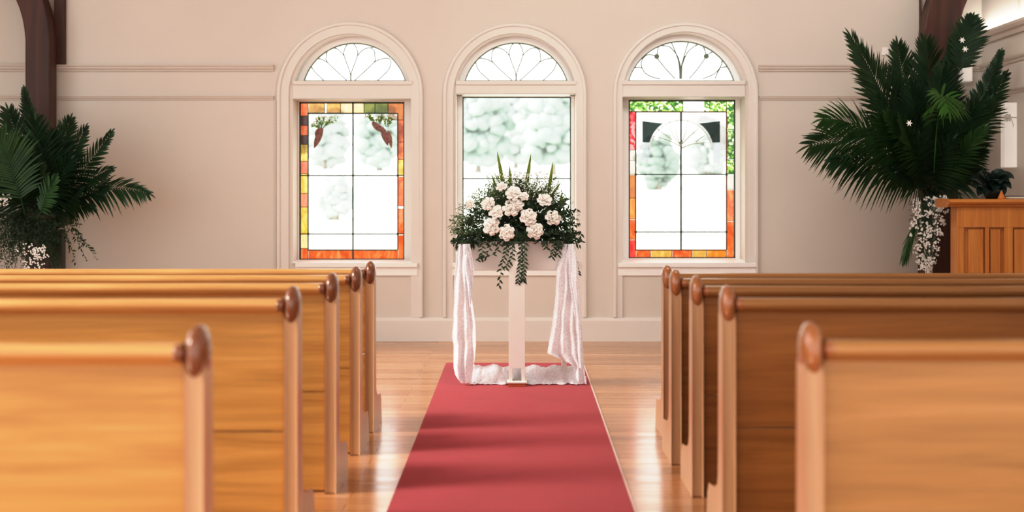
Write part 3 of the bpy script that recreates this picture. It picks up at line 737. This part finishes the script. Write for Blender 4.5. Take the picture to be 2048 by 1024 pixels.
# roses
def rose_mesh(rng,R):
    q=MB()
    # centre whorl
    q.ball((0,0,.30*R),(.20*R,.20*R,.34*R),10,8)
    for L,(n,rad,h,wd,opn,ht) in enumerate(((3,.20,.05,.36,.10,.62),(4,.32,.02,.42,.22,.60),(5,.46,-.03,.50,.42,.56),(6,.60,-.10,.58,.72,.50),(6,.68,-.18,.62,1.05,.46))):
        a0=rng.uniform(0,6)
        for i in range(n):
            a=a0+2*PI*i/n+rng.uniform(-.15,.15); op=opn+rng.uniform(-.08,.1); hs=ht*rng.uniform(.9,1.1); ww=wd*rng.uniform(.9,1.1)
            def fn(u,v,a=a,op=op,hs=hs,ww=ww):
                s=(u-.5)*2; wv=math.sin(PI*(.18+.70*v))**.7
                ang=s*ww*wv/max(rad,.22)*.62
                lip=max(0,v-.7)/.3
                rr=rad*(.35+.65*min(1,v*1.6))+op*.30*v*v+lip*lip*(.10+.05*op)
                z=h+hs*v*(1-.16*s*s)-op*.22*v*v-lip*lip*.05
                z+=.025*math.sin(s*4+a*3)*v
                return (R*rr*math.cos(a+ang),R*rr*math.sin(a+ang),R*z)
            q.grid(fn,8,7)
    return q
def frame_to(n):
    n=n.normalized(); return n.to_track_quat('Z','Y')
roses=[(1027,385,15),(975,406,13),(992,423,14),(1022,415,16),(1036,408,11),(1057,433,16),(1107,435,15),(1090,398,14),(981,452,17),(1013,465,15),(1071,461,16),(938,407,10),(1002,372,10),(1048,392,9)]
calyx=M['stem']
for (x,y,rp) in roses:
    R=rp*DA/F*.98; q=rose_mesh(r1,R); u=(x-1030)/125; e=max(0,1-u*u)
    o=q.build('rose',M['rosew'],fa,smooth=True,solid=.0009)
    n=Vector((u*.7+r1.uniform(-.15,.15),-1,.25+(440-y)/160+r1.uniform(-.1,.1)))
    o.rotation_mode='QUATERNION'; o.rotation_quaternion=frame_to(n)
    o.location=fp(x,y,-.13*e-.05-.02)-n.normalized()*R*.2

# ------------------------------------------------------------------ palm arrangements
def frond(par,o3,P0,P1,P2,Lm,n=30,wd=.02,droop=.15,mat='frond',nrm=Vector((0,-1,.35)),rng=rnd,amin=.42,amax=1.05,name='palm_frond',start=.18):
    q=MB(); P0,P1,P2=P0-o3,P1-o3,P2-o3
    B=lambda t: P0*(1-t)**2+P1*2*t*(1-t)+P2*t*t
    Tn=lambda t: ((P1-P0)*(1-t)+(P2-P1)*t).normalized()
    q.tube([B(i/14) for i in range(15)],.0065,5,.0018)
    for i in range(n):
        t=start+(1-start)*(i+.5)/n; p=B(t); T=Tn(t); S_=T.cross(nrm).normalized()
        k=(t-start)/(1-start); prof=(.55+.45*min(1,k/.35)) if k<.35 else (1-.72*((k-.35)/.65)**1.5)
        ang=amax-(amax-amin)*k
        for s in (-1,1):
            L=Lm*prof*rng.uniform(.88,1.08); a=ang*rng.uniform(.9,1.1)
            d=T*math.cos(a)+S_*s*math.sin(a)+nrm.normalized()*rng.uniform(.02,.18)
            q.leaf(p,d,nrm+S_*s*.35,L,wd*rng.uniform(.85,1.15),droop*rng.uniform(.6,1.3),5,.3)
    q.leaf(P2-o3*0 if False else B(1),Tn(1),nrm,Lm*.3,wd*.8,droop,4)
    return q.build(name,M[mat],par,smooth=True)
def palm(root,D,base,specs,rng):
    o3=Vector(root.location)
    for sp in specs:
        (cx,cy),(tx,ty),Lpx,dm,dt,mat,dr=sp[:7]; b=sp[7] if len(sp)>7 else (base[0]+rng.uniform(-14,14),base[1]+rng.uniform(-6,6))
        P0=at(b[0],b[1],D+rng.uniform(-.05,.05)); P1=at(cx,cy,D+dm); P2=at(tx,ty,D+dt)
        T=(P2-P0).normalized(); nn=Vector((rng.uniform(-.35,.35),-1,.45)); nn=(nn-T*nn.dot(T)).normalized()
        frond(root,o3,P0,P1,P2,Lpx*D/F,n=max(16,int((P2-P0).length/.032)),wd=.024,droop=dr,mat=mat,nrm=nn,rng=rng)
# right-hand one
DR=11.55
rt=empty('palm_arrangement',(at(1858,0,DR).x,DR,0)); tag(rt,'tall palm frond arrangement with white blossoms beside the oak cabinet','plant arrangement','palm arrangements at the altar wall')
r2=random.Random(5)
RS=[((1795,240),(1703,76),95,-.05,-.15,'frond',.12),((1800,245),(1718,100),80,.10,.15,'frond',.1),((1745,232),(1648,238),100,-.15,-.3,'frondm',.3),((1765,255),(1622,290),118,-.1,-.3,'frond',.28),((1750,320),(1665,322),85,-.2,-.35,'frond',.45),
    ((1815,240),(1795,92),85,.05,.1,'frond',.1),((1860,210),(1852,85),100,.0,.05,'frond',.12),((1895,215),(1903,82),50,-.05,-.05,'frond',.1),
    ((1955,235),(2001,106),46,-.05,-.1,'frond',.1),((1950,270),(2010,150),58,-.15,-.2,'frond',.2),((1940,300),(1980,200),55,-.2,-.3,'frond',.2),((1930,335),(1965,300),48,-.2,-.3,'frond',.3),
    ((1815,290),(1755,195),90,-.2,-.3,'frond',.2),((1800,330),(1730,262),85,-.25,-.35,'frondm',.3),((1800,300),(1758,240),110,-.3,-.4,'frondm',.4),((1895,300),(1955,205),85,-.25,-.35,'frond',.2),((1850,290),(1818,170),95,-.15,-.2,'frond',.15),
    ((1868,270),(1885,140),95,-.1,-.1,'frond',.15),((1835,300),(1775,230),70,-.35,-.5,'frondm',.2),((1905,330),(1968,255),48,-.4,-.5,'frondm',.2),((1835,330),(1800,235),60,-.4,-.55,'frondm',.2),((1870,330),(1862,220),80,-.3,-.4,'frond',.2),
    ((1860,350),(1905,280),70,-.35,-.45,'frond',.25),((1830,370),(1770,335),60,-.3,-.4,'frond',.4),((1910,360),(1965,345),55,-.25,-.3,'frond',.4),((1840,345),(1838,275),75,-.35,-.4,'frond',.3),((1905,350),(1940,300),75,-.3,-.3,'frond',.3)]
palm(rt,DR,(1860,392),RS,r2)
o3=Vector(rt.location)
frond(rt,o3,at(1878,380,DR),at(1908,170,DR-.05),at(1944,38,DR-.1),60*DR/F,34,.026,.15,'frond',Vector((.1,-1,.4)),r2,.45,1.05,start=.66)
frond(rt,o3,at(1868,345,DR-.45),at(1878,128,DR-.55),at(1898,222,DR-.95),66*DR/F,20,.026,.5,'frondb',Vector((.1,-.8,.6)),r2,.6,1.25,start=.3)
frond(rt,o3,at(1846,430,DR-.1),at(1822,455,DR-.14),at(1808,520,DR-.16),44*DR/F,12,.012,.25,'frondm',Vector((0,-1,.1)),r2,.12,.35,start=.3)
q=MB(); q.lathe([(.13,.0085),(.13,.02),(.035,.05),(.028,.4),(.032,.75),(.05,1.0),(.09,1.25),(.125,1.40),(.115,1.40),(.08,1.26)],(0,0,-.008),24); q.build('trumpet_vase',M['vase'],rt,smooth=True)
q=MB()
for i in range(150):
    y=r2.uniform(395,540); k=(y-395)/150; hw=40*(1-k**1.6*.75); x=1857+r2.uniform(-hw,hw)-k*4
    p=at(x,y,DR-.15*(1-k)-r2.uniform(0,.06))-o3; sprig(q,at(1858+r2.uniform(-14,14),392,DR-.08)-o3,p,.03,7,.03,.006,r2,.0012,(0,1),.7,.4)
for i in range(20):
    x=1850+r2.uniform(-14,22); p=at(x,r2.uniform(495,545),DR-.13)-o3; sprig(q,at(x+r2.uniform(-8,8),430,DR-.13)-o3,p,0,5,.04,.006,r2,.0012,(0,1),.3,.4)
o=q.build('greenery',[M['stem'],M['sprigd']],rt,smooth=True); o['kind']='stuff'
q=MB()
for i in range(120):
    y=394+145*r2.random()**1.35; k=(y-395)/150; hw=41*(1-max(0,k)**1.5*.72); x=1857+r2.uniform(-hw,hw)-k*5
    c=at(x,y,DR-.17*(1-k*.6)-r2.uniform(0,.06))-o3
    for j in range(r2.randint(3,6)):
        cc=c+Vector((r2.gauss(0,.011),r2.gauss(0,.01),r2.gauss(0,.011)))
        for a in range(5):
            d=Vector((math.cos(a*1.257+j),-.35,math.sin(a*1.257+j))); q.leaf(cc,d,Vector((0,-1,0)),r2.uniform(.008,.0125),.008,0,2,.2)
o=q.build('white_blossoms',M['breath'],rt,smooth=True); o['kind']='stuff'
for (x,y) in ((1818,246),(1924,80),(1930,98),(2000,232)):
    q=MB(); c=at(x,y,DR-(.62 if x<1900 else .15))-o3
    for a in range(6):
        d=Vector((math.cos(a*1.05),-.25,math.sin(a*1.05))); q.leaf(c,d,Vector((0,-1,0)),.03,.011,.1,3,.25)
    q.ball(c,.008,6,4); q.build('white_flower',M['breath'],rt,smooth=True)
# left-hand one
DL=11.9
lt=empty('palm_arrangement',(at(117,0,DL).x,DL,0)); tag(lt,'palm frond arrangement on a dark stand at the far left of the wall','plant arrangement','palm arrangements at the altar wall')
r3=random.Random(9)
LS=[((112,330),(140,240),62,-.05,-.1,'frond',.12),((135,340),(170,258),58,-.05,-.1,'frond',.15),((150,370),(222,266),50,-.1,-.2,'frond',.15),((150,370),(222,338),52,-.1,-.2,'frond',.2),((190,355),(296,386),62,-.1,-.3,'frond',.35),
    ((70,300),(49,180),42,.05,.05,'frond',.1),((80,330),(72,245),95,-.05,-.1,'frond',.15),((50,330),(18,225),85,-.1,-.1,'frond',.15),((100,350),(112,270),85,-.05,-.1,'frond',.15),((10,390),(-60,330),85,-.1,-.2,'frond',.3),((20,370),(-55,250),90,-.05,-.1,'frond',.2),
    ((150,400),(215,375),50,-.15,-.2,'frond',.3),((130,410),(185,415),45,-.2,-.3,'frond',.4),((60,370),(50,290),80,-.2,-.25,'frond',.2),((95,380),(140,320),70,-.2,-.3,'frond',.2),((70,400),(20,370),80,-.25,-.35,'frond',.3),((110,400),(125,350),70,-.25,-.3,'frond',.3),((85,400),(80,330),80,-.3,-.35,'frond',.25),((120,420),(160,380),60,-.25,-.3,'frond',.3)]
palm(lt,DL,(85,432),LS,r3)
o3=Vector(lt.location)
frond(lt,o3,at(50,430,DL-.35),at(30,340,DL-.5),at(-8,270,DL-.55),95*DL/F,26,.024,.25,'frondm',Vector((.2,-1,.4)),r3,.5,1.05)
frond(lt,o3,at(75,440,DL-.4),at(92,395,DL-.5),at(112,355,DL-.55),45*DL/F,16,.02,.2,'frondm',Vector((-.3,-1,.4)),r3)
q=MB(); a=.05; q.box(-a,a,-a,a,0,1.1); q.box(-.16,.16,-.16,.16,.0,.03); q.build('stand_column',M['stem_wood'],lt,bevel=.006)
q=MB(); q.lathe([(.05,1.09),(.18,1.14),(.25,1.22),(.24,1.26),(.15,1.24)],(-.10,0,0),22); q.build('bowl',M['stem_wood'],lt,smooth=True)
q=MB()
for i in range(360):
    x=r3.uniform(-30,124); y=r3.uniform(420,546); 
    p=at(x,y,DL-r3.uniform(.1,.32))-o3; sprig(q,at(80+r3.uniform(-60,30),425+r3.uniform(-10,30),DL-.15)-o3,p,.03,14,.028,.008,r3,.0013,(0,1),.9,.4)
for (tx,ty) in ((193,518),(172,520),(150,525),(165,490),(160,452),(140,500),(180,500)):
    sprig(q,at(110,435,DL-.15)-o3,at(tx,ty,DL-.2)-o3,.14,14,.04,.016,r3,.002,(0,1),1,.45)
for (tx,ty) in ((215,365),(205,380),(225,372)):
    sprig(q,at(130,430,DL-.15)-o3,at(tx,ty,DL-.2)-o3,.03,12,.02,.006,r3,.0012,(0,1),1,.6)
o=q.build('greenery',[M['stem'],M['sprigd']],lt,smooth=True); o['kind']='stuff'
q=MB()
for i in range(70):
    c=(at(r3.gauss(75,16),r3.uniform(490,546),DL-.36) if i<55 else at(r3.uniform(-5,18),r3.uniform(390,412),DL-.4))-o3
    for j in range(3):
        cc=c+Vector((r3.gauss(0,.012),r3.gauss(0,.01),r3.gauss(0,.012)))
        for a in range(5):
            d=Vector((math.cos(a*1.257+j),-.35,math.sin(a*1.257+j))); q.leaf(cc,d,Vector((0,-1,0)),.009,.006,0,2,.2)
o=q.build('white_blossoms',M['breath'],lt,smooth=True); o['kind']='stuff'

# ------------------------------------------------------------------ oak cabinet on the right
DC=10.95
cb=empty('oak_cabinet',(at(1985,0,DC).x,DC,0)); tag(cb,'orange oak panelled cabinet in the right corner beside the palms','cabinet')
co=Vector(cb.location); cx=lambda x: at(x,0,DC).x-co.x; czz=lambda y: at(0,y,DC).z
x0,x1=cx(1915),XR-.035-co.x; yb1=.24
q=MB(); q.box(x0+.02,x1,.035,yb1,.02,czz(414)); q.build('carcass',M['organ'],cb,bevel=.003)
q=MB(); q.box(x0,x0+.055,0,.06,0,czz(414)); 
xs=[1915,1936,1974,1992,2012,2028,2062]
stiles=[(1915,1928),(1971,1979),(2009,2026),(2060,2075)]
q=MB()
for a,b in stiles: q.box(cx(a),min(cx(b),x1),0,.035,.02,czz(455))
q.box(cx(1915),x1,0,.035,czz(455),czz(414)); q.box(cx(1915),x1,0,.035,.02,.16); q.build('front_frame',M['organ'],cb,bevel=.003)
for a,b in ((1938,1969),(1982,2003),(2030,2056)):
    q=MB(); q.box(cx(a),cx(b),.016,.036,.18,czz(458)); q.build('raised_panel',M['organ'],cb,bevel=.008)
q=MB(); prof=[(-.05,czz(398)),(-.065,czz(400)),(-.07,czz(404)),(-.055,czz(408)),(-.03,czz(410)),(-.02,czz(414)),(.29,czz(414)),(.29,czz(398))]
q.prism(prof,'x',cx(1893),x1); q.build('cornice_top',M['organtop'],cb,bevel=.004)
ztop=czz(398)
# things on the cabinet
bk=empty('hymn_book',(at(2035,0,DC+.10).x,DC+.12,ztop)); tag(bk,'closed dark navy book lying flat on the oak cabinet','book')
q=MB(); q.box(-.13,.13,-.09,.09,.004,.022); q.build('pages',M['paper'],bk)
q=MB(); q.box(-.135,.135,-.095,.095,0,.004); q.box(-.135,.135,-.095,.095,.022,.027); q.box(-.137,-.133,-.095,.095,0,.027); q.build('cover',M['navy'],bk,bevel=.001)
lp=empty('leafy_plant',(at(1985,0,DC+.16).x,DC+.17,ztop)); tag(lp,'low dark plant with broad drooping leaves on top of the oak cabinet','plant')
o3=Vector(lp.location)
q=MB(); q.lathe([(.05,0),(.075,.05),(.08,.07),(.07,.07),(.02,.06)],(0,0,0),16); q.build('pot',M['stem_wood'],lp,smooth=True)
for (tx,ty,w,mx,my) in ((2028,358,.10,2003,338),(2014,350,.10,1985,335),(2022,378,.11,2002,352),(1958,348,.09,1970,342),(1945,375,.10,1960,355),(2008,392,.10,2003,365),(1972,392,.10,1972,365),(1990,388,.11,1990,352),(1940,360,.09,1955,348),(1955,393,.10,1962,368),(2000,370,.11,1995,345),(1975,362,.11,1980,345),(2018,366,.09,2000,344)):
    P0=Vector((0,0,.06)); P2=at(tx,ty,DC+.0)-o3; P1=at(mx,my,DC+.06)-o3
    q=MB()
    def fn(u,v,P0=P0,P1=P1,P2=P2,w=w):
        p=P0*(1-v)**2+P1*2*v*(1-v)+P2*v*v; t=((P1-P0)*(1-v)+(P2-P1)*v).normalized(); s=t.cross(Vector((0,-1,.5))).normalized()
        ww=w*math.sin(PI*min(1,.06+.94*v))**.8*(u-.5); return p+s*ww+Vector((0,-1,.5))*abs(u-.5)*.02
    q.grid(fn,4,10); q.build('leaf',M['frondd'],lp,smooth=True)
ck=empty('clay_cone',(at(2003,0,DC-.015).x,DC-.015,ztop)); 
q=MB(); q.lathe([(.034,0),(.03,.012),(.012,.05),(.004,.072)],(0,0,0),14); o=q.build('cone_body',M['terra'],ck,smooth=True); tag(ck,'small pointed orange clay ornament on the oak cabinet','ornament')

# ------------------------------------------------------------------ white wall lanterns and small plate
def lantern(loc,w,h,dp,label):
    r=empty('wall_lantern',loc); tag(r,label,'wall lantern','white wall lanterns on the right')
    q=MB(); q.box(-w/2,w/2,-dp/2,dp/2,0,h); q.build('lantern_box',M['lantern'],r,bevel=.006)
    q=MB(); q.box(-w/2-.004,w/2+.004,-dp/2-.004,dp/2+.004,h*.76,h*.76+.012); q.build('cord',M['twine'],r,bevel=.003)
    q=MB()
    for i in range(7):
        a=i*.9; q.leaf(Vector((-w*.32,-dp/2-.01,h*.77)),Vector((math.cos(a),-.3,math.sin(a))),Vector((0,-1,0)),.045,.03,.1,3,.3)
    q.ball((-w*.32,-dp/2-.012,h*.77),.018,8,6); q.build('flower',M['breath'],r,smooth=True)
    q=MB(); q.tube([(.0,-dp/2-.006,h*.76),(.015,-dp/2-.012,h*.68),(.02,-dp/2-.01,h*.62)],.003,5); q.build('cord_tail',M['twine'],r)
    return r
p=at(2023,335,11.78); lantern((XR-.058,11.78,p.z),.112,.585,.10,'tall white box lantern with cord bow on the side wall')
p=at(1932,163,D_WALL-.07); lantern((p.x,D_WALL-.06,p.z),.10,.40,.10,'shorter white box lantern half hidden by the upper palm fronds')
m=MB(); m.box(wx(1764),wx(1776),D_WALL-.02,D_WALL,wz(111),wz(95)); o=m.build('wall_plate',M['white'],bevel=.003); tag(o,'small white wall plate behind the upper left palm frond','wall plate')

# ------------------------------------------------------------------ posies hung in the left window
def posy(cx_,cy_,wraps,greens,label):
    d=DG-.035; r=empty('hanging_posy',at(cx_,cy_,d)); tag(r,label,'posy','posies hung in the left window'); o3=Vector(r.location)
    rg=random.Random(int(cx_)); q=MB()
    for (x0,y0,x1,y1,w) in wraps:
        a=at(x0,y0,d)-o3; b=at(x1,y1,d-.004)-o3; q.leaf(a,b-a,Vector((.2,-1,0)),(b-a).length,w*d/F,0,6,.35)
    q.build('wrap',M['wrap'],r,smooth=True)
    q=MB()
    for (x0,y0,x1,y1) in greens:
        for k in range(3): sprig(q,at(x0,y0,d)-o3,at(x1+rg.uniform(-4,4),y1+rg.uniform(-3,3),d+rg.uniform(-.02,.02))-o3,.005,9,.026,.012,rg,.0016,(0,1),.8,.3)
    q.build('sprigs',[M['stem'],M['blade']],r,smooth=True)
    q=MB()
    for (x0,y0,x1,y1) in greens:
        for k in range(4): q.ball(at(x1+rg.uniform(-6,6),y1+rg.uniform(-3,5),d+rg.uniform(-.02,.01))-o3,rg.uniform(.006,.011),6,4)
    q.build('blossoms',M['breath'],r,smooth=True)
    q=MB(); q.tube([at(cx_,cy_,d)-o3,at(cx_,228,d+.012)-o3],.002,4); q.build('hanging_string',M['stem'],r)
posy(643,256,[(644,256,628,297,13),(640,257,630,272,10)],[(643,258,632,241),(643,257,640,235),(643,257,650,236),(645,257,660,238),(646,257,672,236),(644,258,628,248)],'small posy with one brown wrapped tail, left of the two in the left window')
posy(762,256,[(745,244,762,264,12),(764,255,776,292,13),(752,250,775,268,10),(777,262,783,297,9)],[(748,246,735,233),(750,246,742,232),(752,247,758,235),(772,254,770,238),(774,254,778,232),(776,254,784,236),(758,250,764,232)],'larger posy with red brown wrap, right of the two in the left window')

# ------------------------------------------------------------------ light, sky, camera
sc=bpy.context.scene
wd=bpy.data.worlds.new('sky'); sc.world=wd; wd.use_nodes=True; nt=wd.node_tree; nt.nodes.clear()
tc=N(nt,'ShaderNodeTexCoord'); sx=N(nt,'ShaderNodeSeparateXYZ'); nt.links.new(tc.outputs['Generated'],sx.inputs[0])
mr=N(nt,'ShaderNodeMapRange'); mr.inputs[1].default_value=-.1; mr.inputs[2].default_value=.5; mr.inputs[3].default_value=1.95; mr.inputs[4].default_value=2.7
nt.links.new(sx.outputs['Y'],mr.inputs[0])
bg=N(nt,'ShaderNodeBackground'); bg.inputs[0].default_value=(1,.985,.97,1); nt.links.new(mr.outputs[0],bg.inputs[1])
ow=N(nt,'ShaderNodeOutputWorld'); nt.links.new(bg.outputs[0],ow.inputs[0])
su=bpy.data.lights.new('sun','SUN'); su.energy=4.9; su.angle=math.radians(17); su.color=(1,.955,.90)
so_=bpy.data.objects.new('sun',su); COL.objects.link(so_)
dirv=Vector((.78,.22,-.53)); so_.rotation_euler=dirv.to_track_quat('-Z','Y').to_euler(); so_.location=(-6,2,6)

def area(name,loc,target,sx_,sy_,e,c):
    l=bpy.data.lights.new(name,'AREA'); l.shape='RECTANGLE'; l.size=sx_; l.size_y=sy_; l.energy=e; l.color=c
    o=bpy.data.objects.new(name,l); COL.objects.link(o); o.location=loc; o.rotation_euler=(Vector(target)-Vector(loc)).to_track_quat('-Z','Y').to_euler()
area('added_fill_light',(1.3,8.0,4.4),(2.0,12.4,1.4),2.4,1.4,118,(1,.97,.94))  # unseen fill lamp, added to brighten the stand and the right side
area('ledge_uplight',(XR-.06,11.6,2.985),(XR-.02,11.6,4.0),1.9,.04,5,(1,.95,.88))

cam=bpy.data.cameras.new('camera'); co_=bpy.data.objects.new('camera',cam); COL.objects.link(co_); sc.camera=co_
co_.location=(0,0,H); co_.rotation_euler=(PI/2,0,0)
cam.sensor_width=36; cam.lens=36*F/2048; cam.shift_x=-(CX-1024)/2048; cam.shift_y=-(512-CY)/2048
cam.clip_end=300
cam.dof.use_dof=True; cam.dof.focus_distance=9.9; cam.dof.aperture_fstop=cam.lens/30
sc.view_settings.view_transform='Standard'; sc.view_settings.look='None'; sc.view_settings.exposure=-.13
sc.cycles.use_denoising=True
sc.view_settings.use_curve_mapping=True
cm=sc.view_settings.curve_mapping; cm.use_clip=False; cv=cm.curves[3]
for p,v in ((.06,.042),(.2,.175),(.5,.53),(.8,.90)): cv.points.new(p,v)
cm.update()
sc.cycles.max_bounces=10; sc.cycles.transparent_max_bounces=24
sc.cycles.sample_clamp_indirect=6
